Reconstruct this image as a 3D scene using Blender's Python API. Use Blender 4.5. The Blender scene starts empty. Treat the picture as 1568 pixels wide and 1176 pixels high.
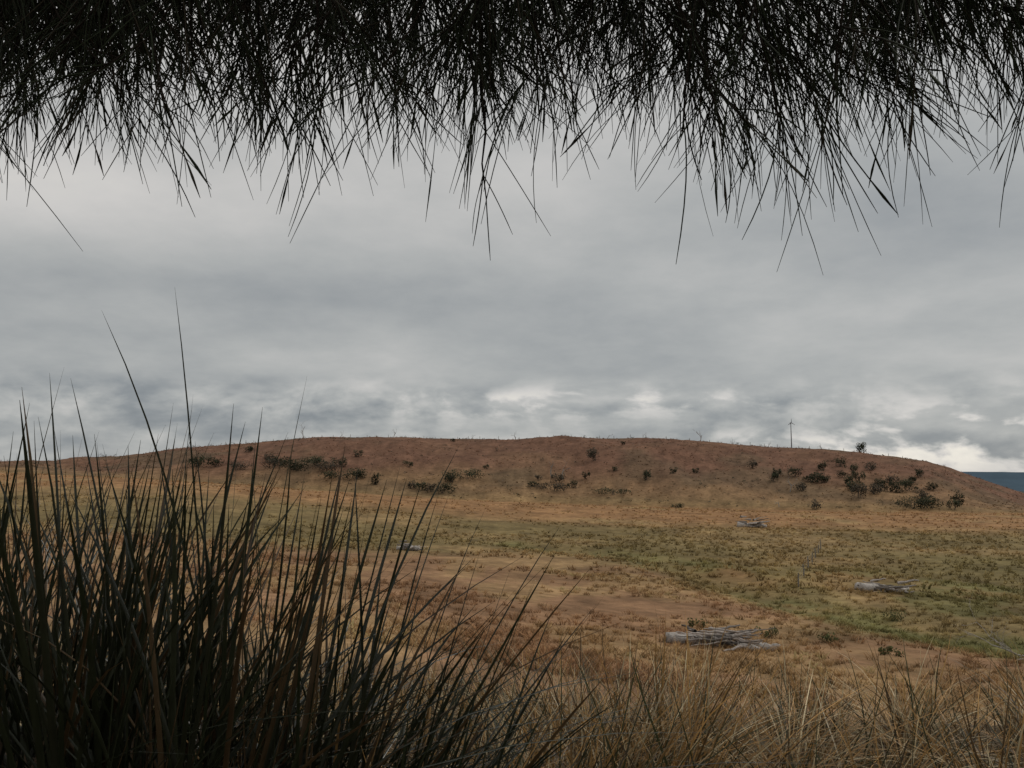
import bpy, numpy as np, math, random
from mathutils import Vector
rng=np.random.default_rng(7); random.seed(7)
scene=bpy.context.scene
EYE=1.0
# ------------------------------------------------------------------ helpers
def quickmesh(name,V,Q,mat,C=None,smooth=True,parent=None):
    V=np.asarray(V,dtype=np.float32).reshape(-1,3); Q=np.asarray(Q,dtype=np.int32).reshape(-1,4)
    me=bpy.data.meshes.new(name)
    me.vertices.add(len(V)); me.vertices.foreach_set('co',V.ravel())
    me.loops.add(Q.size); me.loops.foreach_set('vertex_index',Q.ravel())
    me.polygons.add(len(Q)); me.polygons.foreach_set('loop_start',np.arange(0,Q.size,4,dtype=np.int32))
    me.update(calc_edges=True); me.validate()
    if smooth: me.polygons.foreach_set('use_smooth',np.ones(len(me.polygons),dtype=bool))
    if C is not None:
        C=np.asarray(C,dtype=np.float32).reshape(-1,3)
        a=me.color_attributes.new('Col','FLOAT_COLOR','POINT')
        a.data.foreach_set('color',np.hstack([C,np.ones((len(C),1),np.float32)]).ravel())
    me.materials.append(mat)
    ob=bpy.data.objects.new(name,me); scene.collection.objects.link(ob)
    if parent: ob.parent=parent
    return ob
class Acc:
    def __init__(s): s.V=[];s.Q=[];s.C=[];s.n=0
    def add(s,V,Q,C):
        V=V.reshape(-1,3); s.V.append(V); s.Q.append(Q.reshape(-1,4)+s.n); s.C.append(np.broadcast_to(C,V.shape) if C.ndim==1 else C.reshape(-1,3)); s.n+=len(V)
    def make(s,name,mat,smooth=True,parent=None):
        return quickmesh(name,np.vstack(s.V),np.vstack(s.Q),mat,np.vstack(s.C),smooth,parent)
def nrm(a): return a/np.maximum(np.linalg.norm(a,axis=-1,keepdims=True),1e-9)
def tubes(P,R,S=4):
    N,K,_=P.shape
    Tn=nrm(np.gradient(P,axis=1))
    ref=np.where(np.abs(Tn[:,:1,2:3])>.9,np.array([1.,0.1,0]),np.array([0,0.1,1.]))
    A=nrm(np.cross(Tn,np.broadcast_to(ref,Tn.shape))); B=np.cross(Tn,A)
    an=np.arange(S)*2*np.pi/S
    V=P[:,:,None]+R[:,:,None,None]*(np.cos(an)[None,None,:,None]*A[:,:,None]+np.sin(an)[None,None,:,None]*B[:,:,None])
    idx=np.arange(N*K*S).reshape(N,K,S)
    a=idx[:,:-1];b=idx[:,1:]
    Q=np.stack([a,np.roll(a,-1,2),np.roll(b,-1,2),b],-1)
    return V.reshape(-1,3),Q.reshape(-1,4)
def ribbons(P,Wv,fold=None):
    N,K,_=P.shape
    if fold is None: sec=np.stack([P-Wv,P+Wv],2)
    else: sec=np.stack([P-Wv,P+fold,P+Wv],2)
    S=sec.shape[2]; idx=np.arange(N*K*S).reshape(N,K,S)
    Q=np.stack([idx[:,:-1,:-1],idx[:,:-1,1:],idx[:,1:,1:],idx[:,1:,:-1]],-1)
    return sec.reshape(-1,3),Q.reshape(-1,4),S
def hash2(i,j,s):
    v=np.sin(i*127.1+j*311.7+s*74.7)*43758.5453; return v-np.floor(v)
def vnoise(x,y,s=0):
    i=np.floor(x);j=np.floor(y);fx=x-i;fy=y-j;fx=fx*fx*(3-2*fx);fy=fy*fy*(3-2*fy)
    a=hash2(i,j,s);b=hash2(i+1,j,s);c=hash2(i,j+1,s);d=hash2(i+1,j+1,s)
    return (a*(1-fx)+b*fx)*(1-fy)+(c*(1-fx)+d*fx)*fy
def fbm(x,y,s=0,o=4):
    r=0;a=.5;t=0
    for k in range(o):
        r=r+a*vnoise(x*2**k,y*2**k,s+k);t+=a;a*=.5
    return r/t
def sstep(a,b,x):
    t=np.clip((x-a)/(b-a),0,1);return t*t*(3-2*t)
# ------------------------------------------------------------------ terrain form
def sl(row): return math.tan(math.atan((588-row)/1358.)+math.radians(6.4))
colb=(np.array([-400,0,300,600,900,1200,1500,1900.])-784)/1358
st=np.array([0,4,7,14,22,38,60,90,130,180,240,300.])
T=np.array([
[-1,-1.1,-1.4,-2.2,-3,-4,-4.6,-4.6,-3,0.5,4,6],
[-1,-1.1,-1.4,-2.2,-3,-4,-4.8,-5,-3.6,-.6,3,4.5],
[-1,-1.15,-1.6,-2.8,-3.6,-4.6,-5.3,-5.6,-4.4,-1.4,1.3,-1.5],
[-1,-1.2,-1.7,-3.1,-4.2,-5.4,-6.4,-7,-7,-5.2,-2.9,-6],
[-1,-1.2,-1.8,-3.6,-5.2,-6.7,-7.4,-7.7,-8.1,-7.6,-5.7,-8],
[-1,-1.2,-1.8,-3.9,-5.9,-7.4,-8.3,-8.6,-8.8,-8.5,-7.7,-9.5],
[-1,-1.2,-1.8,-4,-6.2,-7.8,-8.9,-9.3,-9.3,-9.2,-8.6,-10.],
[-1,-1.2,-1.8,-4,-6.2,-7.8,-8.9,-9.3,-9.3,-9.2,-8.6,-10.]])
NB,ND=240,320
bg=np.linspace(-.87,.82,NB); lg=np.linspace(0,math.log(1+300/3.),ND); dg=3*(np.exp(lg)-1)
G1=np.array([np.interp(bg,colb,T[:,i]) for i in range(12)]).T
G=np.array([np.interp(dg,st,G1[k]) for k in range(NB)])
def gs(A,ax,sg):
    r=int(3*sg);k=np.exp(-.5*(np.arange(-r,r+1)/sg)**2);k/=k.sum()
    pad=[(0,0),(0,0)];pad[ax]=(r,r);B=np.pad(A,pad,mode='edge')
    return np.apply_along_axis(lambda v:np.convolve(v,k,'valid'),ax,B)
G=gs(gs(G,0,9),1,5)
cp=[(-400,716),(0,706),(120,705),(190,700),(240,692),(285,684),(400,677),(470,671),(600,672),(700,675),(800,673),(900,670),(1000,673),(1100,679),(1200,686),(1300,692),(1400,703),(1440,711),(1480,725),(1520,740),(1568,757),(1700,800),(1900,830)]
cb=np.array([(p-784)/1368 for p,_ in cp]); cz=np.array([sl(r)*450 for _,r in cp])
bf=np.linspace(-.9,.9,600); czf=np.interp(bf,cb,cz); czf=np.convolve(np.pad(czf,4,mode='edge'),np.ones(9)/9,'valid')
GUL=np.array([(2,112),(8.6,101),(15,95),(17.8,82),(18.8,68),(22,58),(23.5,50.5),(26,45),(31,36),(38,26)],float)
def gdist(x,y):
    d=np.full(x.shape,1e9)
    for a,b in zip(GUL[:-1],GUL[1:]):
        ab=b-a;t=np.clip(((x-a[0])*ab[0]+(y-a[1])*ab[1])/(ab@ab),0,1)
        d=np.minimum(d,np.hypot(x-a[0]-t*ab[0],y-a[1]-t*ab[1]))
    return d
def bearing(x,y):
    th=np.arctan2(x,y); tc=np.clip(th,-.70,.66)
    return np.tan(tc), np.hypot(x,y)*np.cos(tc)
def H(x,y):
    x=np.asarray(x,float);y=np.asarray(y,float)
    b,D=bearing(x,y)
    fi=np.clip((b-bg[0])/(bg[1]-bg[0]),0,NB-1.001); fj=np.clip(np.log(1+np.minimum(D,300)/3.)/(lg[1]-lg[0]),0,ND-1.001)
    i=fi.astype(int);j=fj.astype(int);u=fi-i;v=fj-j
    z=(G[i,j]*(1-u)+G[i+1,j]*u)*(1-v)+(G[i,j+1]*(1-u)+G[i+1,j+1]*u)*v
    zc=np.interp(b,bf,czf)
    t=np.clip((D-300)/150,0,1)
    z=np.where(D>300,z+(zc-z)*np.sin(t*np.pi/2)**1.15,z)
    drop=sstep(470,1000,D); z=z*(1-drop)+(-32)*drop
    w=np.clip((D-15)/60,0,1)
    z=z+w*((fbm(x/22,y/22,3,4)-.5)*1.0+(fbm(x/5,y/5,9,3)-.5)*.22)*(1+ sstep(300,450,D)*1.4)*(1-sstep(436,470,D)*.6)
    z=z+sstep(305,340,D)*sstep(445,400,D)*(fbm(x/24,y/60,61,3)-.5)*6.
    z=z-.55*np.exp(-(gdist(x,y)/4.)**2)
    z=z+.06*(fbm(x*1.3,y*1.3,5,3)-.5)
    return z+EYE
def ground_col(x,y):
    b,D=bearing(x,y)
    n1=fbm(x/18,y/30,21,4);n2=fbm(x/4,y/7,31,4);n3=fbm(x/60,y/50,41,3);n4=fbm(x/1.6,y/3,51,3)
    def c(r,g,bb): return np.array([r,g,bb])
    straw=c(.268,.182,.088);rust=c(.285,.150,.073);olive=c(.165,.128,.058);green=c(.105,.113,.042);pink=c(.262,.150,.086);dark=c(.12,.085,.052)
    def mix(A,B,f): return A*(1-f[...,None])+B*f[...,None]
    base=mix(np.broadcast_to(straw,x.shape+(3,)),olive,sstep(.38,.62,n1)*.8)
    g=gdist(x,y)
    gx=np.interp(y,GUL[::-1,1],GUL[::-1,0])
    spur=sstep(2,7,gx-x)*sstep(98,84,y)
    base=mix(base,mix(np.broadcast_to(pink,x.shape+(3,)),straw,sstep(.4,.65,n2)*.6),spur*.85)
    rp=np.exp(-((x-27)/8)**2-((y-86)/10)**2); base=mix(base,rust,np.clip(rp*1.5,0,1)*.85)
    fl=sstep(98,110,y)*sstep(190,150,y); base=mix(base,olive,fl*(.2+.5*sstep(.4,.6,n3)))
    cr=sstep(150,200,D)*sstep(312,296,D); base=mix(base,rust*.95+straw*.12,cr*.8*sstep(.25,.6,n1+.1))
    rt=sstep(3,8,x-gx)*sstep(120,90,y); base=mix(base,olive*.9+straw*.15,rt*sstep(.35,.6,n1)*.8)
    hl=sstep(298,320,D); redb=c(.158,.086,.056); tan=c(.222,.140,.074)
    hc=mix(np.broadcast_to(tan,x.shape+(3,)),redb,np.clip(sstep(310,372,D+ (n3-.5)*75)+(n1-.5)*.7,0,1))
    hc=mix(hc,dark,sstep(.50,.68,fbm(x/26,y/34,87,4))*.65); base=mix(base,hc,hl)
    gr=np.exp(-(g/(1.5+6.*n1*n2*2))**2)*sstep(.36,.62,fbm(x/5,y/9,131,4)+.06); base=mix(base,green,np.clip(gr,0,1)*.8)
    ex=sstep(.56,.7,n3)*sstep(45,60,y)*sstep(170,120,y)*sstep(-5,15,x); base=mix(base,green,ex*.2)
    gp=sstep(.50,.66,fbm(x/6,y/9,93,3))*sstep(-4,6,x-gx)*sstep(105,75,y)*sstep(38,44,y); base=mix(base,green,gp*.55)
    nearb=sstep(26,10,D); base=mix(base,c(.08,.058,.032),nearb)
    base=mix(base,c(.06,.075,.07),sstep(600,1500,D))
    base=base*(.66+.68*n4)[...,None]*(.72+.56*n2)[...,None]
    return base
# ------------------------------------------------------------------ materials
def newmat(name):
    m=bpy.data.materials.new(name);m.use_nodes=True;nt=m.node_tree;nt.nodes.clear()
    o=nt.nodes.new('ShaderNodeOutputMaterial');return m,nt,o
def attr_mat(name,rough=.8,transl=0.,nscale=40,namp=.4,spec=.2,bump=0.,bscale=30,scale2=None,det=4):
    m,nt,o=newmat(name);N=nt.nodes.new;L=nt.links.new
    a=N('ShaderNodeAttribute');a.attribute_name='Col'
    tc=N('ShaderNodeTexCoord');no=N('ShaderNodeTexNoise');no.inputs['Scale'].default_value=nscale;no.inputs['Detail'].default_value=det;no.inputs['Roughness'].default_value=.65
    L(tc.outputs['Object'],no.inputs['Vector'])
    mr=N('ShaderNodeMapRange');mr.inputs['From Min'].default_value=.25;mr.inputs['From Max'].default_value=.75;mr.inputs['To Min'].default_value=1-namp;mr.inputs['To Max'].default_value=1+namp
    L(no.outputs['Fac'],mr.inputs['Value'])
    vm=N('ShaderNodeVectorMath');vm.operation='SCALE';L(a.outputs['Color'],vm.inputs[0]);L(mr.outputs[0],vm.inputs['Scale'])
    src=vm.outputs[0]
    if scale2:
        n2=N('ShaderNodeTexNoise');n2.inputs['Scale'].default_value=scale2;n2.inputs['Detail'].default_value=6;n2.inputs['Roughness'].default_value=.7
        L(tc.outputs['Object'],n2.inputs['Vector'])
        m2=N('ShaderNodeMapRange');m2.inputs['From Min'].default_value=.3;m2.inputs['From Max'].default_value=.7;m2.inputs['To Min'].default_value=.7;m2.inputs['To Max'].default_value=1.3
        L(n2.outputs['Fac'],m2.inputs['Value']);v2=N('ShaderNodeVectorMath');v2.operation='SCALE';L(src,v2.inputs[0]);L(m2.outputs[0],v2.inputs['Scale']);src=v2.outputs[0]
    p=N('ShaderNodeBsdfPrincipled');p.inputs['Roughness'].default_value=rough;p.inputs['Specular IOR Level'].default_value=spec
    L(src,p.inputs['Base Color'])
    if bump:
        nb=N('ShaderNodeTexNoise');nb.inputs['Scale'].default_value=bscale;nb.inputs['Detail'].default_value=6;L(tc.outputs['Object'],nb.inputs['Vector'])
        bp=N('ShaderNodeBump');bp.inputs['Strength'].default_value=bump;bp.inputs['Distance'].default_value=.3;L(nb.outputs['Fac'],bp.inputs['Height']);L(bp.outputs[0],p.inputs['Normal'])
    out=p.outputs[0]
    if transl:
        t=N('ShaderNodeBsdfTranslucent');L(src,t.inputs['Color']);mx=N('ShaderNodeMixShader');mx.inputs[0].default_value=transl
        L(p.outputs[0],mx.inputs[1]);L(t.outputs[0],mx.inputs[2]);out=mx.outputs[0]
    L(out,o.inputs['Surface']);return m
def plain_attr(name,rough,transl=0,spec=.2):
    m,nt,o=newmat(name);N=nt.nodes.new;L=nt.links.new
    a=N('ShaderNodeAttribute');a.attribute_name='Col';p=N('ShaderNodeBsdfPrincipled');p.inputs['Roughness'].default_value=rough;p.inputs['Specular IOR Level'].default_value=spec
    L(a.outputs['Color'],p.inputs['Base Color']);out=p.outputs[0]
    if transl:
        t=N('ShaderNodeBsdfTranslucent');L(a.outputs['Color'],t.inputs['Color']);mx=N('ShaderNodeMixShader');mx.inputs[0].default_value=transl
        L(p.outputs[0],mx.inputs[1]);L(t.outputs[0],mx.inputs[2]);out=mx.outputs[0]
    L(out,o.inputs['Surface']);return m
M_ground=attr_mat('dry_pasture',.95,0,.9,.32,.05,.9,1.3,scale2=.16)
M_blade=attr_mat('tussock_blade',.35,.12,25,.25,.45,det=2)
M_gold=plain_attr('dry_grass_blade',.5,.25,.3)
M_tuft=plain_attr('pasture_tuft',.9,.25,.05)
M_needle=plain_attr('she_oak_needle',.7,0,.15)
M_bark=attr_mat('she_oak_bark',.9,0,60,.5,.1,.6,80,det=2)
M_leaf=plain_attr('shrub_leaf',.8,.1,.1)
M_wood=attr_mat('weathered_wood',.9,0,6,.35,.1,.5,14)
M_metal=attr_mat('galvanised_steel',.5,0,5,.1,.4)
M_mesa=attr_mat('hazy_distant_forest',1,0,.006,.12,0)
# ------------------------------------------------------------------ ground
front=np.radians(np.arange(-46,46.01,.2)); back=np.radians(np.arange(50,311,4.)); ang=np.concatenate([front,back])
rad=[0.25]
while rad[-1]<9000: rad.append(rad[-1]*(1.018 if 30<rad[-1]<480 else 1.05)+.02)
rad=np.array(rad)
A_,R_=np.meshgrid(ang,rad); X=R_*np.sin(A_);Y=R_*np.cos(A_)
Z=H(X,Y); na=len(ang);nr=len(rad)
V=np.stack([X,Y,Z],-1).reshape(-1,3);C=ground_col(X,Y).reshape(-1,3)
idx=np.arange(na*nr).reshape(nr,na)
Q=np.stack([idx[:-1],idx[1:],np.roll(idx[1:],-1,1),np.roll(idx[:-1],-1,1)],-1).reshape(-1,4)
V=np.vstack([V,[[0,0,float(H(np.array([0.]),np.array([.01]))[0])]]]);C=np.vstack([C,C[:1]])
c0=len(V)-1; fan=np.array([[c0,idx[0,k],idx[0,(k+1)%na],idx[0,(k+2)%na]] for k in range(0,na-1,2)])
Q=np.vstack([Q,fan])
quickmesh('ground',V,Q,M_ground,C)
# ------------------------------------------------------------------ distant mesa
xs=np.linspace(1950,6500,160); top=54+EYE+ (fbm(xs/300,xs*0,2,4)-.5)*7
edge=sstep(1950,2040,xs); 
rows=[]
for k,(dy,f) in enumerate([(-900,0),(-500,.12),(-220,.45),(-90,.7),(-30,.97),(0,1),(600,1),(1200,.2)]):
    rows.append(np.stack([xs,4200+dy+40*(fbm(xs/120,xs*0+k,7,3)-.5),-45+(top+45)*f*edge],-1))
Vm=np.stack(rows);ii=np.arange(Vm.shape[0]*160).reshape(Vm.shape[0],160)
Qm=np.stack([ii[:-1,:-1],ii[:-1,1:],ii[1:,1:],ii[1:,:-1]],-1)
quickmesh('distant_plateau_hill',Vm,Qm,M_mesa,np.broadcast_to(np.array([.075,.112,.145]),(Vm.shape[0]*160,3)))  # aerial haze is painted into the plateau's even bluish colour
# ------------------------------------------------------------------ blades generator
def blades(acc,root,dirv,L,w,bend,col_tip,col_base,K=8,fold=True,blunt=.6,sway=.0,cexp=.8):
    N=len(root);t=np.linspace(0,1,K)[None,:,None]
    hd=dirv.copy();hd[:,2]=0;hd=nrm(hd+rng.normal(0,.05,(N,3))*[1,1,0])
    P=root[:,None]+L[:,None,None]*(t*dirv[:,None]+bend[:,None,None]*t**2.2*(hd[:,None]*.8-np.array([0,0,.55])))
    if sway: P=P+ (np.sin(t*5+rng.uniform(0,6,(N,1,1)))*t*sway)*nrm(rng.normal(0,1,(N,1,3)))*L[:,None,None]
    ra=rng.uniform(0,np.pi,N);wd=np.stack([np.cos(ra),np.sin(ra),np.zeros(N)],-1)
    prof=np.clip((1-t)**blunt,.04,1)*(.75+.25*np.sin(np.clip(t*3,0,1)*np.pi/2))
    Wv=wd[:,None]*w[:,None,None]*.5*prof
    if fold:
        f=np.cross(wd,dirv);V,Q,S=ribbons(P,Wv,f[:,None]*w[:,None,None]*.25*prof)
    else: V,Q,S=ribbons(P,Wv)
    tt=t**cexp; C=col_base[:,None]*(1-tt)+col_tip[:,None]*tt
    C=np.repeat(C[:,:,None],S,2)
    acc.add(V,Q,C.reshape(-1,3))
def cone_dirs(N,lean_mu,lean_sd):
    th=np.abs(rng.normal(lean_mu,lean_sd,N)); a=rng.uniform(0,2*np.pi,N)
    return np.stack([np.sin(th)*np.cos(a),np.sin(th)*np.sin(a),np.cos(th)],-1)
def gz(x,y): return H(np.asarray(x),np.asarray(y))
DG=np.array([.024,.030,.014]);BR=np.array([.095,.060,.028]);GD=np.array([.56,.33,.12]);GD2=np.array([.82,.68,.42]);BK=np.array([.014,.012,.007])
def rcol(N,cs,ps,var=.3):
    k=rng.choice(len(cs),N,p=ps);return np.array(cs)[k]*rng.uniform(1-var,1+var,(N,1))
def tussock(name,clumps,spikes=None,w=(.010,.017),cs=(DG,BR),ps=(.8,.2)):
    a=Acc()
    for (cx,cy,r,n,Lm,lean,drift) in clumps:
        rr=r*np.sqrt(rng.uniform(0,1,n));ra=rng.uniform(0,2*np.pi,n)
        x=cx+rr*np.cos(ra);y=cy+rr*np.sin(ra)
        root=np.stack([x,y,gz(x,y)-.03],-1)
        d=cone_dirs(n,lean,.2)+np.stack([(x-cx)*.6+drift,(y-cy)*.4,np.zeros(n)],-1);d=nrm(d)
        L=Lm*(1-np.abs(rng.normal(0,.3,n)).clip(0,.65))
        bend=np.where(rng.uniform(0,1,n)<.33,rng.uniform(.35,1.0,n),np.abs(rng.normal(.10,.15,n)))
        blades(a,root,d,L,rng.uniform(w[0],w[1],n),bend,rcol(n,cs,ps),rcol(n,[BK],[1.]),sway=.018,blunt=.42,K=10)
    if spikes:
        for (rx,tx,tz,y,ww) in spikes:
            p0=np.array([rx,y,float(gz([rx],[y])[0])]);p1=np.array([tx,y+rng.uniform(-.1,.12),tz+EYE])
            v=p1-p0;L=np.linalg.norm(v);bd=.2 if abs(tx-rx)>.25 else .1
            d=nrm(v);hd=nrm(np.array([v[0],v[1],0.]))
            d2=d-bd*(hd*.8-np.array([0,0,.55]))
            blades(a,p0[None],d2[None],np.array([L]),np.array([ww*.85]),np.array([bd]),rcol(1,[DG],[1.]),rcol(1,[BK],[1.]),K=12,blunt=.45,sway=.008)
    return a.make(name,M_blade)
sp=[(-.62,-.74,.41,1.9,.009),(-.55,-.87,.36,1.9,.011),(-.9,-.99,.24,1.9,.013),(-.72,-.91,.21,1.9,.012),(-.55,-.636,.245,1.9,.016),(-.72,-.685,.2,1.9,.014),(-.62,-.475,.157,1.9,.016),(-.8,-.846,.168,1.9,.014),(-1.0,-1.03,.07,1.9,.014),(-.62,-.56,.09,1.9,.015),(-1.05,-.96,.13,1.8,.015),(-.95,-.86,.12,1.9,.015),(-.66,-.6,.03,1.85,.016),(-.5,-.50,.05,1.95,.016),(-.8,-.78,.10,1.9,.015),(-.85,-.90,.04,1.85,.016),(-.7,-.73,.06,1.9,.015),(-1.1,-1.08,.0,1.85,.015)]
sp2=[(-.5,-.258,.12,1.9,.006),(-.3,-.279,.035,1.9,.015),(-.35,-.167,-.02,1.9,.009),(-.3,-.027,-.056,1.9,.008),(-.35,.123,-.08,1.9,.008),(-.2,.197,-.227,1.9,.007),(-.2,.24,-.31,1.9,.008),(-.2,.043,-.196,1.9,.013),(-.15,.085,-.263,1.9,.013),(-.25,-.006,-.175,1.9,.010),(-.25,-.069,-.14,1.9,.014),(-.38,-.356,-.12,1.9,.014),(-.42,-.30,-.03,1.9,.013)]
tussock('mat_rush_tussock',[(-1.12,1.95,.34,560,1.34,.15,0),(-.72,1.9,.3,540,1.26,.17,0),(-1.55,2.1,.35,260,1.22,.18,0),(-.5,2.2,.25,230,.98,.27,.08),(-.95,1.55,.25,260,.75,.38,0),(-.45,1.7,.25,160,.62,.4,.05)],sp,ps=(.78,.22))
tussock('mat_rush_tussock',[(-.30,1.95,.25,330,.80,.32,.18),(.0,2.2,.25,250,.64,.40,.3),(-.25,1.6,.25,180,.50,.5,.15),(.15,1.9,.2,130,.46,.5,.3)],sp2,cs=(DG*1.1,BR,GD*.6),ps=(.52,.24,.24),w=(.006,.012))
# golden dry grass tussocks on the brow
a=Acc();cl=[]
tries=0
while len(cl)<108 and tries<6000:
    tries+=1
    y=rng.uniform(2.3,6.2); x=rng.uniform(-.5*y,.72*y+.3)
    if any((x-c[0])**2+(y-c[1])**2<(.34+.03*y)**2 for c in cl): continue
    cl.append((x,y))
cl+=[(.28,3.0),(.42,3.15),(.18,3.3),(.55,3.4),(.3,3.6),(.05,2.9),(-.1,2.7),(.12,2.55),(1.3,3.1),(1.75,3.3),(2.1,3.5),(.95,3.2)]
for (cx,cy) in cl:
    big=rng.uniform(.65,1.25)
    if 2.5<cy<4.2 and -.05<cx/cy<.2: big=1.3
    n=int(125*big);r=.05*big
    x=cx+rng.normal(0,r,n);y=cy+rng.normal(0,r,n);root=np.stack([x,y,gz(x,y)-.02],-1)
    sw=rng.normal(0,.22)
    d=nrm(cone_dirs(n,.5,.27)+np.stack([(x-cx)*2.5+sw,(y-cy)*2.5,np.zeros(n)],-1))
    Lm=.54*big;gs_=rng.uniform(.6,1.15);gr=rng.uniform(0,.45)
    ps=np.array([.40,.22,.20,.18*gr/.2]);ps/=ps.sum()
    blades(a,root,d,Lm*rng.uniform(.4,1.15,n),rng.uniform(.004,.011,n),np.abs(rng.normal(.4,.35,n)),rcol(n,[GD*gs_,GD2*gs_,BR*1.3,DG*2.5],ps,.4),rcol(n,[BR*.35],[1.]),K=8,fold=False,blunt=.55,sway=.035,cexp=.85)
n=450;y=rng.uniform(2.4,6,n);x=rng.uniform(-.1,.7,n)*y;root=np.stack([x,y,gz(x,y)],-1)
blades(a,root,cone_dirs(n,.25,.18),rng.uniform(.3,.62,n),rng.uniform(.005,.010,n),np.abs(rng.normal(.12,.14,n)),rcol(n,[DG*2,BR*1.,GD],[.5,.3,.2]),rcol(n,[BR*.3],[1.]),K=7,fold=False,blunt=.5,sway=.02)
n=5500;y=rng.uniform(2.,9,n);x=rng.uniform(-.65,.75,n)*y;root=np.stack([x,y,gz(x,y)],-1)
blades(a,root,cone_dirs(n,.9,.4),rng.uniform(.1,.26,n),rng.uniform(.004,.008,n),np.abs(rng.normal(.4,.3,n)),rcol(n,[GD*.45,GD2*.35,BR*.6],[.5,.2,.3]),rcol(n,[BR*.3],[1.]),K=4,fold=False,blunt=.7)
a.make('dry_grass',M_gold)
# pasture tufts in the valley
a=Acc()
def tufts(n,ymin,ymax,hmin,hmax,nb,bw,lo=.30,hi=.62,pw=1.0,right=.12):
    y=ymin+(ymax-ymin)*rng.uniform(0,1,n)**pw; b=rng.uniform(-.72,.72,n);x=b*y
    dens=fbm(x/9,y/14,77,3)+right*sstep(5,25,x)-.03
    k=rng.uniform(0,1,n)<sstep(lo,hi,dens);x=x[k];y=y[k];m=len(x)
    g=ground_col(x,y);h=rng.uniform(hmin,hmax,m)*rng.uniform(.6,1.2,m)
    lum=rng.uniform(.85,2.0,(m,1));warm=np.array([1.05,1.03,.98])
    cx=np.repeat(x,nb)+rng.normal(0,1,m*nb)*np.repeat(h,nb)*.26;cy=np.repeat(y,nb)+rng.normal(0,1,m*nb)*np.repeat(h,nb)*.26
    root=np.stack([cx,cy,gz(cx,cy)-.03],-1)
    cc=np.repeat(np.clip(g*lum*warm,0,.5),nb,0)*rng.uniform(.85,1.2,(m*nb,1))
    blades(a,root,cone_dirs(m*nb,.45,.25),np.repeat(h,nb)*rng.uniform(.7,1.1,m*nb),np.full(m*nb,bw)*rng.uniform(.7,1.3,m*nb),np.full(m*nb,.45),cc*1.25,cc*.40,K=4,fold=False,blunt=.5)  # shadow at the tuft base is painted as darker blade colour, tips lightened
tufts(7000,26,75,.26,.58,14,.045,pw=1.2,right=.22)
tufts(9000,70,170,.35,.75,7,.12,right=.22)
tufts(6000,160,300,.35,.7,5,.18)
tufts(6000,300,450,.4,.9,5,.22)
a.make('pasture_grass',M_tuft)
# ------------------------------------------------------------------ shrubs
def leafblob(acc,cx,cy,cz,w,h,d,n,size,col,lobes=7):
    L=[]
    for k in range(lobes):
        L.append((rng.uniform(-.40,.40)*w,rng.uniform(-.36,.36)*d,rng.uniform(.2,.75)*h,rng.uniform(.15,.38)))
    L=np.array(L);k=rng.integers(0,lobes,n);s=nrm(rng.normal(0,1,(n,3)))*rng.uniform(.35,1.1,(n,1))**.6
    P=np.stack([cx+L[k,0]+s[:,0]*L[k,3]*w*.75,cy+L[k,1]+s[:,1]*L[k,3]*d*.75,cz+np.maximum(L[k,2]+s[:,2]*L[k,3]*h,.0)],-1)
    u=nrm(rng.normal(0,1,(n,3)));v=nrm(np.cross(u,rng.normal(0,1,(n,3))))
    sz=size*rng.uniform(.5,1.3,(n,1))
    V=np.stack([P-u*sz,P-v*sz*.6,P+u*sz,P+v*sz*.6],1)
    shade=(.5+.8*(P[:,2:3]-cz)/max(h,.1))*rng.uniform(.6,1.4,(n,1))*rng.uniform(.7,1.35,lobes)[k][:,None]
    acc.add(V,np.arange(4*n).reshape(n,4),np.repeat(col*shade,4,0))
def branch_tubes(acc,segs,col,S=5):
    for P,R in segs:
        V,Q=tubes(np.array(P,float)[None],np.array(R,float)[None],S);acc.add(V,Q,np.asarray(col,float))
def recur(p,d,L,r,depth,out,spread=.6,up=.1):
    K=5;pts=[p];dd=d.copy()
    for i in range(K-1):
        dd=nrm(dd+rng.normal(0,.16,3)+np.array([0,0,up*.3]));pts.append(pts[-1]+dd*L/(K-1))
    R=np.linspace(r,r*.55,K);out.append((pts,R))
    if depth>0:
        for k in range(rng.integers(2,4)):
            t=rng.integers(2,K);nd=nrm(dd+rng.normal(0,spread,3)+np.array([0,0,up]));recur(pts[t],nd,L*rng.uniform(.5,.8),R[t]*.7,depth-1,out,spread,up)
SH=np.array([.058,.064,.038]);SHG=np.array([.115,.10,.075])
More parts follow.
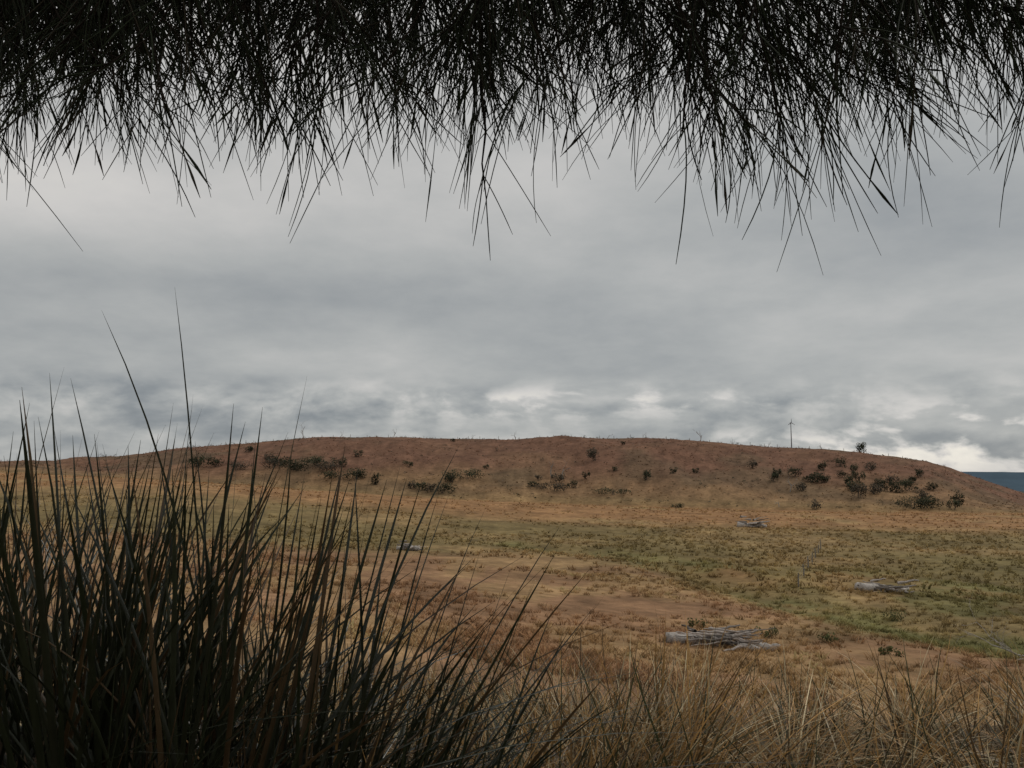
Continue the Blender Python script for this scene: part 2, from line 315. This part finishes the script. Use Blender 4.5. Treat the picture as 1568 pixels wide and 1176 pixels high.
shr=[(33,359,6,5.5),(-17,332,14,4),(-22.4,326,6,4.4),(-32,316,4.5,3.6),(-28.5,314,4,3.4),(-24,313.5,8,4.),(-62.5,324,12,3.6),(-56.8,325,8,4.6),(-69,333,9,4),(-80,331,13,5),(-88,339,10,4.4),(-74,338,8,4),(14.3,320,12,3.4),(36,317,13,2.8),(50.5,335,4,4.6),(-49,319,3,4.6),(-36,318,3,3),(100,341,4,4),(116.5,345,8,5),(121,347,6,4.5),(107,330,5,4.),(136,350,5,4.5),(172,438,5.6,6),(129,342,5,4.5),(125,322,6,5.5),(143.5,335,6,5),(149,337,7,5),(139,336,6,5),(134,329,7,4.5),(137,306,13,4.5),(144,308,8,4.5),(152,308,5,4),(98,362,4,3.6),(72,350,2.4,2.2),(55,300,5,1.6),(50,400,2.4,2),(-90,335,6,4),(-110,372,5,4),(-120,338,8,5),(-113,340,7,4),(103,303,4,3.4),(-62,358,4,3),(-28,420,2.4,1.8),(28,338,3.4,2.6),(146,320,6,4),(158,318,5,4),(130,372,5,4),(139,365,5,4),(150,352,5,4),(104,350,4,4),(112,352,6,4),(40,345,2.5,2),(10,335,3,2),(160,340,5,3.5),(128,333,6,4),(140,380,5,4),(150,372,5,4),(166,362,5,3.5),(158,352,4,3),(133,358,4,3),(17,331,5,4.5),(8,324,5,2.6),(22,327,4,3),(-40,345,4,2.4),(-95,348,6,4),(-66,340,6,4),(-10,350,2.5,2),(62,342,3,2.4),(-102,332,8,3.4)]
def shrub(x,y,w,h,i):
    a=Acc();z=float(gz([x],[y])[0])
    segs=[]
    for k in range(3): recur(np.array([x+rng.normal(0,w*.08),y,z-.2]),nrm(np.array([rng.normal(0,.4),rng.normal(0,.3),1.])),h*.6,.05*h**.7,1,segs)
    branch_tubes(a,segs,np.array([.12,.1,.08]),4)
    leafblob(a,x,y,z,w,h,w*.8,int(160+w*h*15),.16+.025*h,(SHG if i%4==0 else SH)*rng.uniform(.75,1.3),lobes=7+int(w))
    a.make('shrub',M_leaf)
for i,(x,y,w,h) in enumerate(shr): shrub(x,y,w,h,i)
for i,(x,y,w,h) in enumerate([(12.6,45,1.1,.7),(15.2,44.5,1.2,.5),(9.6,47,.9,.6),(17,41,1.,.45),(24.5,58,1.4,.7)]):
    a=Acc();z=float(gz([x],[y])[0]);leafblob(a,x,y,z-.05,w,h,w,260,.06,np.array([.09,.095,.04]),8);a.make('low_bush',M_leaf)
a=Acc()
for k in range(330):
    y=rng.uniform(305,445);x=rng.uniform(-.55,.5)*y
    if fbm(np.array(x/30),np.array(y/20),5,3)<.46: continue
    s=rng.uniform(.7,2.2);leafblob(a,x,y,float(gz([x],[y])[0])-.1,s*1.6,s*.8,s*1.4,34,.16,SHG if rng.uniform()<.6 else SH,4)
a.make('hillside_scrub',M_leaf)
GREY=np.array([.34,.32,.30])
def dead_tree(x,y,h,r,lean=0,depth=3,name='dead_tree',col=GREY):
    a=Acc();segs=[];z=float(gz([x],[y])[0])
    recur(np.array([x,y,z-.3]),nrm(np.array([lean,0,1.])),h*.55,r,depth,segs,.55,.12);branch_tubes(a,segs,col,5);a.make(name,M_wood)
for (x,y,h,r,l) in [(95.5,449,8,.26,.15),(-105,447,8,.22,-.2),(-60,449,5.5,.18,0),(2,449,5,.18,-.2),(48,449,4.5,.16,.3),(111,448,4,.16,0),(128,445,3,.14,.2),(-87,448,4,.15,.2),(18.7,336,8,.26,.1),(102,328,6,.18,0),(91,305,3,.14,.1),(-20,449,3,.12,.1),(150,430,4,.14,-.3),(68,449,3.5,.14,-.3),(15,338,6,.22,-.2)]:
    dead_tree(x,y,h,r,l)
def wind_turbine(x,y,h):
    e=bpy.data.objects.new('wind_turbine',None);scene.collection.objects.link(e);z=float(gz([x],[y])[0])
    m=np.array([.16,.16,.17])
    a=Acc();V,Q=tubes(np.array([[[x,y,z-.5],[x,y,z+h*.5],[x,y,z+h]]]),np.array([[.3,.24,.16]]),8);a.add(V,Q,m);a.make('mast',M_metal,parent=e)
    a=Acc();V,Q=tubes(np.array([[[x,y-1,z+h],[x,y,z+h+.05],[x,y+1.4,z+h]]]),np.array([[.25,.32,.18]]),8);a.add(V,Q,m);a.make('nacelle',M_metal,parent=e)
    a=Acc()
    for k in range(3):
        t=math.radians(90+120*k);c=np.array([x,y-1.1,z+h]);d=np.array([math.cos(t),0,math.sin(t)])
        P=c+d*np.linspace(0,2.2,5)[:,None];V,Q=tubes(P[None],np.array([[.12,.16,.13,.1,.04]]),4);a.add(V,Q,m)
    a.make('rotor_blades',M_metal,parent=e)
wind_turbine(141,448,12.5)
# ------------------------------------------------------------------ fallen timber
def log_pile(x,y,L,logs,sticks,seed,name='fallen_log_pile',rl=.3):
    a=Acc();r=np.random.default_rng(seed)
    for (ox,oy,ll,ang,rad_) in logs:
        n=9;t=np.linspace(-.5,.5,n);c,s=math.cos(ang),math.sin(ang)
        px=x+ox+t*ll*c;py=y+oy+t*ll*s+r.normal(0,.05,n);pz=gz(px,py)+rad_*.7+r.normal(0,.03,n)
        R=np.linspace(rad_,rad_*.62,n)*r.uniform(.85,1.12,n);P=np.stack([px,py,pz],-1)
        P=np.vstack([P[:1],P,P[-1:]]);R=np.concatenate([[.02],R,[.02]])
        V,Q=tubes(P[None],R[None],9);V=V+r.normal(0,rad_*.06,V.shape)
        a.add(V,Q,np.array([.50,.46,.42])*r.uniform(.7,1.2))
    for k in range(sticks):
        ll=r.uniform(.25,.5)*L;n=6;t=np.linspace(0,1,n);an=r.normal(0,.45)+ (np.pi if r.uniform()<.5 else 0)
        sx=x+r.normal(0,.15*L);sy=y+r.normal(0,.12*L);g=float(gz([sx],[sy])[0])
        el=r.uniform(-.05,.3);px=sx+t*ll*math.cos(an);py=sy+t*ll*math.sin(an)
        base=gz(px,py); pz=np.maximum(base+.04, g+abs(r.normal(.3,.2))*rl/.3+t*ll*el*.7+r.normal(0,.03,n))
        rr=r.uniform(.03,.1)*rl/.3;V,Q=tubes(np.stack([px,py,pz],-1)[None],(np.linspace(rr,rr*.35,n))[None],6)
        a.add(V,Q,np.array([.36,.32,.29])*r.uniform(.3,1.5))
    a.make(name,M_wood)
log_pile(9.5,41,4.2,[(-1.7,0,1.7,.05,.28),(-.3,-.1,2.6,-.1,.22),(1.9,-.5,1.0,.2,.22),(.9,-1.0,.9,-.3,.17),(1.2,.1,2.2,-.25,.14),(-.6,.4,2.,.4,.15)],60,1)
log_pile(30,73,4.2,[(-.9,0,2.2,.3,.40),(.6,.2,2.4,-.4,.28),(1.7,.5,1.4,.5,.26),(-1.2,.6,1.2,-.6,.34)],16,2,rl=.42)
log_pile(46,172,5,[(-1.,0,3.6,.1,.55),(1.4,.5,3,-.5,.5)],20,3,rl=.9)
log_pile(-10.5,94,3.0,[(0,0,2.0,-.6,.36),(-.8,.5,1.5,.3,.25)],8,4,rl=.5)
a=Acc();segs=[]
for (x,y,dx) in [(25,43,-1),(26.5,45,-1),(23,41.5,1),(24.5,44,1)]:
    recur(np.array([x,y,float(gz([x],[y])[0])+.1]),nrm(np.array([dx*1.,.1,.25])),2.2,.05,3,segs,.45,.05)
branch_tubes(a,segs,np.array([.38,.35,.32]),4);a.make('fallen_branch',M_wood)
def fence(posts,ph,pr,wires):
    e=bpy.data.objects.new('wire_fence',None);scene.collection.objects.link(e)
    a=Acc()
    for i,(x,y) in enumerate(posts):
        z=float(gz([x],[y])[0]);V,Q=tubes(np.array([[[x,y,z-.2],[x+.02,y,z+ph*.5],[x+rng.normal(0,.05),y,z+ph*rng.uniform(.8,1.15)]]]),np.array([[pr,pr*.85,pr*.7]]),6);a.add(V,Q,np.array([.22,.2,.17]))
    a.make('posts',M_wood,parent=e);a=Acc()
    for h in wires:
        P=np.array([[x,y,float(gz([x],[y])[0])+h] for x,y in posts]);V,Q=tubes(P[None],np.full((1,len(P)),.006),3);a.add(V,Q,np.array([.2,.2,.2]))
    a.make('wires',M_metal,parent=e)
fence([(26.5+k*2.9,82+k*7.5) for k in range(-1,6)],1.2,.07,(.4,.75,1.1))
fence([(x+rng.normal(0,1.5),447.5+rng.normal(0,.5)) for x in np.arange(-150,200,7.5)],1.5,.13,(.5,1.2))
# ------------------------------------------------------------------ she-oak overhead
ex=np.array([-300,0,100,200,300,400,500,600,740,850,920,1000,1100,1200,1300,1400,1500,1568,1800.]);er=np.array([215,200,175,155,100,130,165,165,180,180,135,170,205,215,210,160,135,140,150])-52
ebb=(ex-784)/1300;ess=np.array([sl(r) for r in er])
dn=np.array([-300,0,200,290,340,400,520,560,760,1000,1060,1300,1400,1568,1900]);dv=np.array([1,1,.8,.5,.6,.9,.9,.6,.6,.6,.95,1,.8,.7,.8])
dd2=np.array([1,1,.9,.65,.65,1,.9,.4,.36,.5,1,1,.75,.6,.8])
tree=bpy.data.objects.new('she_oak_tree',None);scene.collection.objects.link(tree)
aw=Acc();BKC=np.array([.035,.028,.022])
def bez(p0,p1,p2,p3,n):
    t=np.linspace(0,1,n)[:,None];return (1-t)**3*p0+3*(1-t)**2*t*p1+3*(1-t)*t*t*p2+t**3*p3
tb=np.array([.9,-1.6,0.]);tb[2]=float(gz([.9],[-1.6])[0])
P=bez(tb,tb+[0,.1,1],tb+[-.15,.2,2],tb+[-.3,.3,4.2],12);V,Q=tubes(P[None],np.linspace(.17,.08,12)[None],12);V=V+rng.normal(0,.004,V.shape);aw.add(V,Q,BKC*1.6)
limbs=[]
for k,(ex_,ey,ezz) in enumerate([(-2.6,2.2,1.75),(-1.5,2.7,1.85),(-.5,2.9,1.8),(.4,2.9,1.85),(1.3,2.9,1.8),(2.6,2.4,1.75),(-2.2,.6,2.0),(2.8,.7,2.1),(0,1.9,1.75)]):
    s=P[5+k%5];e_=np.array([ex_,ey,ezz+EYE])
    Lb=bez(s,s+(e_-s)*.3+[0,0,.7],s+(e_-s)*.7+[0,0,.55],e_,24);limbs.append(Lb)
    V,Q=tubes(Lb[None],np.linspace(.045,.01,24)[None],7);aw.add(V,Q,BKC)
LP=np.vstack([l[6:] for l in limbs])
tw_p=[];tw_d=[];tw_l=[];tw_n=[]
def add_branch(tip,n_tw,dirv,r0=.005,spawn=.6,nn=10):
    k=np.argmin(((LP-tip)**2*[1,1,.5]).sum(1)+rng.uniform(0,.35,len(LP)));s=LP[k]
    v=tip-s;L=np.linalg.norm(v)
    B=bez(s,s+v*.33+np.array([0,.05,.12*L]),tip-dirv*L*.35,tip,16)
    B[1:-1]+=rng.normal(0,.007,(14,3))
    V,Q=tubes(B[None],np.linspace(r0,.0018,16)[None],5);aw.add(V,Q,BKC)
    for j in range(n_tw):
        t=1-rng.uniform(0,1)**1.1*spawn;i=min(int(t*15),14)
        p=B[i]+(B[i+1]-B[i])*rng.uniform();tg=nrm(B[i+1]-B[i])
        d=nrm(tg*.7+rng.normal(0,.6,3)*[1.2,.8,.7]+np.array([0,.1,-.2]));tw_p.append(p);tw_d.append(d);tw_l.append(rng.uniform(.08,.2));tw_n.append(nn)
    tw_p.append(tip);tw_d.append(dirv);tw_l.append(.08);tw_n.append(max(nn-4,4))
def env(b): return np.interp(b,ebb,ess)
nb_=0
while nb_<135:
    b=rng.uniform(-.76,.76);Yd=rng.uniform(1.4,2.4);px=b*1300+784
    if rng.uniform()>np.interp(px,dn,dv): continue
    tip=np.array([b*Yd,Yd,Yd*env(b)+(.0+rng.exponential(.10))*Yd/2+EYE])
    lean=.7*(b/.6)+rng.normal(0,.5)
    add_branch(tip,int(rng.integers(2,5)),nrm(np.array([lean,.3+rng.normal(0,.3),-.7])),r0=rng.uniform(.003,.005),spawn=.4,nn=8);nb_+=1
nb_=0
while nb_<135:
    b=rng.uniform(-.78,.78);Yd=rng.uniform(1.6,2.8);px=b*1300+784
    if rng.uniform()>np.interp(px,dn,dd2): continue
    tip=np.array([b*Yd,Yd,Yd*max(env(b)+.06,sl(105))+rng.exponential(.09)*Yd/2+EYE])
    add_branch(tip,int(rng.integers(5,8)),nrm(np.array([.6*b/.6+rng.normal(0,.5),.3+rng.normal(0,.3),-.7])),r0=rng.uniform(.003,.006),nn=12);nb_+=1
for (bx,Yd,row,r0,n) in [(-.035,1.9,250,.016,1),(.07,1.9,130,.008,5),(-.3,2.0,90,.011,8),(.31,1.9,150,.012,8),(-.245,1.9,130,.008,6),(.06,2.1,110,.007,4)]:
    tip=np.array([bx*Yd,Yd,sl(row)*Yd+EYE]);add_branch(tip,n,nrm(np.array([.12,.1,-1.])),r0=r0,spawn=.7,nn=6)
for k in range(80):
    b=rng.uniform(-1.1,1.1);Yd=rng.uniform(.7,3.0);z=max(Yd*.66,.9)+rng.uniform(.05,.9)
    tip=np.array([b*Yd*.9+rng.normal(0,.2),Yd,z+EYE]);add_branch(tip,6,nrm(np.array([rng.normal(0,.4),.4,-.8])),r0=.004,nn=11)
tw_p=np.array(tw_p);tw_d=np.array(tw_d);tw_l=np.array(tw_l);tw_n=np.array(tw_n);NT=len(tw_p)
Pt=tw_p[:,None]+tw_d[:,None]*tw_l[:,None,None]*np.linspace(0,1,4)[None,:,None]
V,Q=tubes(Pt,np.broadcast_to(np.linspace(.0020,.0013,4),(NT,4)),4);aw.add(V,Q,BKC)
tp=np.repeat(tw_p,tw_n,0);td=np.repeat(tw_d,tw_n,0);tl=np.repeat(tw_l,tw_n)
N=len(tp);t0=rng.uniform(.0,1,N);root=tp+td*(tl*t0)[:,None]
d=nrm(td*.9+rng.normal(0,.36,(N,3))+np.array([0,0.05,-.22]))
L=rng.uniform(.08,.22,N)*np.where(rng.uniform(0,1,N)<.06,1.35,1.);K=7;t=np.linspace(0,1,K)[None,:,None]
cv=rng.normal(0,.13,(N,1,3))+np.array([0,0,-.20])
Pn=root[:,None]+L[:,None,None]*(t*d[:,None]+t**2*cv)
prof=np.array([1.,1.,1.,.95,.9,.85,.4]);R=rng.uniform(.0009,.0016,N)[:,None]*prof
bud=rng.uniform(0,1,N)<.13;R[bud,5]*=2.5
V,Q=tubes(Pn,R,3);an=Acc();C=np.repeat(rcol(N,[np.array([.022,.03,.014]),np.array([.035,.028,.016])],[.8,.2]),K*3,0);an.add(V,Q,C)
an.make('needle_foliage',M_needle,parent=tree);aw.make('trunk_and_branches',M_bark,parent=tree)
# ------------------------------------------------------------------ sky
w=bpy.data.worlds.new('World');scene.world=w;w.use_nodes=True;nt=w.node_tree;nt.nodes.clear();N_=nt.nodes.new;L_=nt.links.new
try: w.cycles.sampling_method='NONE'
except Exception: pass
def mth(op,*a,clamp=False):
    n=N_('ShaderNodeMath');n.operation=op;n.use_clamp=clamp
    for i,v in enumerate(a):
        if isinstance(v,(int,float)): n.inputs[i].default_value=v
        else: L_(v,n.inputs[i])
    return n.outputs[0]
def comb(x,y,z):
    n=N_('ShaderNodeCombineXYZ')
    for i,v in enumerate((x,y,z)):
        if isinstance(v,(int,float)): n.inputs[i].default_value=v
        else: L_(v,n.inputs[i])
    return n.outputs[0]
def noise(vec,scale,detail=5,rough=.5,dist=0.):
    n=N_('ShaderNodeTexNoise');n.inputs['Scale'].default_value=scale;n.inputs['Detail'].default_value=detail;n.inputs['Roughness'].default_value=rough;n.inputs['Distortion'].default_value=dist
    L_(vec,n.inputs['Vector']);return n.outputs['Fac']
def ss(v,a,b):
    n=N_('ShaderNodeMapRange');n.interpolation_type='SMOOTHSTEP';n.inputs['From Min'].default_value=a;n.inputs['From Max'].default_value=b;L_(v,n.inputs['Value']);return n.outputs[0]
tc=N_('ShaderNodeTexCoord');sx=N_('ShaderNodeSeparateXYZ');L_(tc.outputs['Generated'],sx.inputs[0]);x,y,z=sx.outputs
az=mth('ARCTAN2',x,y);el=mth('ARCSINE',z)
def gauss(a0,e0,sa,se,amp):
    u=mth('DIVIDE',mth('SUBTRACT',az,a0),sa);v=mth('DIVIDE',mth('SUBTRACT',el,e0),se)
    return mth('MULTIPLY',mth('EXPONENT',mth('MULTIPLY',mth('ADD',mth('MULTIPLY',u,u),mth('MULTIPLY',v,v)),-1.)),amp)
zz=mth('ADD',mth('MAXIMUM',z,0.),.22)
pl=comb(mth('DIVIDE',x,zz),mth('DIVIDE',y,zz),3.1)
n1=noise(pl,1.0,4,.5);n2=noise(pl,3.6,5,.6)
V0=mth('ADD',.435,mth('MULTIPLY',ss(el,.2,.55),.15))
V0=mth('ADD',V0,mth('MULTIPLY',mth('SUBTRACT',n1,.5),.28))
V0=mth('ADD',V0,mth('MULTIPLY',mth('SUBTRACT',n2,.5),.20))
for g in [(-.50,.29,.22,.055,.18),(-.36,.215,.30,.035,-.06),(-.1,.30,.35,.06,.05),(.42,.30,.2,.1,-.05),(-.25,.13,.2,.03,.04),(.35,.20,.25,.04,.03)]:
    V0=mth('ADD',V0,gauss(*g))
# low cumulus bank with soft bodies, lit tops and pale gaps
wv=noise(comb(mth('MULTIPLY',az,3.),mth('MULTIPLY',el,6.),7.7),1.,2,.5)
azw=mth('ADD',az,mth('MULTIPLY',mth('SUBTRACT',wv,.5),.15))
def cn(de): return noise(comb(mth('MULTIPLY',azw,13.),mth('MULTIPLY',mth('ADD',el,de),28.),5.9),1.,6,.52)
c1=cn(0.);c2=cn(.009)
pat=ss(noise(comb(mth('MULTIPLY',az,2.2),mth('MULTIPLY',el,10.),2.2),1.,2,.5),.36,.62)
band=mth('MULTIPLY',mth('MULTIPLY',ss(el,.0,.03),ss(el,.130,.085)),mth('ADD',.4,mth('MULTIPLY',pat,.6)))
body=ss(c1,.42,.62)
V0=mth('ADD',V0,mth('MULTIPLY',band,mth('MULTIPLY',body,-.11)))
V0=mth('ADD',V0,mth('MULTIPLY',band,mth('MULTIPLY',mth('SUBTRACT',c1,c2),1.0)))
gap=mth('SUBTRACT',1.,ss(c1,.40,.54))
glow=mth('ADD',mth('ADD',gauss(.30,.028,.34,.026,.42),gauss(.10,.090,.24,.016,.30)),mth('ADD',gauss(.50,.055,.14,.03,.36),gauss(-.15,.085,.25,.02,.12)))
V0=mth('ADD',V0,mth('MULTIPLY',gap,glow))
V0=mth('ADD',V0,mth('ADD',gauss(.14,.094,.14,.007,.10),gauss(-.30,.078,.12,.018,-.09)))
cr=N_('ShaderNodeValToRGB');L_(V0,cr.inputs[0]);r=cr.color_ramp
r.elements[0].position=.12;r.elements[0].color=(.15,.175,.20,1);r.elements[1].position=.95;r.elements[1].color=(.93,.88,.78,1)
for p,c in [(.30,(.27,.29,.305,1)),(.45,(.42,.43,.425,1)),(.62,(.61,.595,.575,1))]:
    q=r.elements.new(p);q.color=c
sky=N_('ShaderNodeTexSky');sky.sky_type='NISHITA';sky.sun_disc=False;sky.sun_elevation=math.radians(42);sky.sun_rotation=math.radians(60)
sc=N_('ShaderNodeVectorMath');sc.operation='SCALE';L_(cr.outputs[0],sc.inputs[0]);sc.inputs['Scale'].default_value=10.
mx=N_('ShaderNodeMix');mx.data_type='RGBA';mx.inputs[0].default_value=.96;L_(sky.outputs[0],mx.inputs[6]);L_(sc.outputs[0],mx.inputs[7])
bgn=N_('ShaderNodeBackground');bgn.inputs['Strength'].default_value=.1;L_(mx.outputs[2],bgn.inputs['Color'])
wo=N_('ShaderNodeOutputWorld');L_(bgn.outputs[0],wo.inputs['Surface'])
sd=bpy.data.lights.new('sun','SUN');sd.energy=1.2;sd.angle=math.radians(15);sd.color=(1,.94,.86);so=bpy.data.objects.new('sun',sd);scene.collection.objects.link(so)
so.rotation_euler=(math.radians(-48),0,math.radians(-60))
# ------------------------------------------------------------------ camera
cd=bpy.data.cameras.new('camera');cd.sensor_width=36;cd.lens=1358/1568*36;cd.clip_end=30000;cd.clip_start=.05
co=bpy.data.objects.new('camera',cd);scene.collection.objects.link(co);co.location=(0,0,EYE);co.rotation_euler=(math.radians(96.4),0,0)
scene.camera=co
scene.view_settings.view_transform='Standard';scene.view_settings.look='None';scene.view_settings.exposure=0
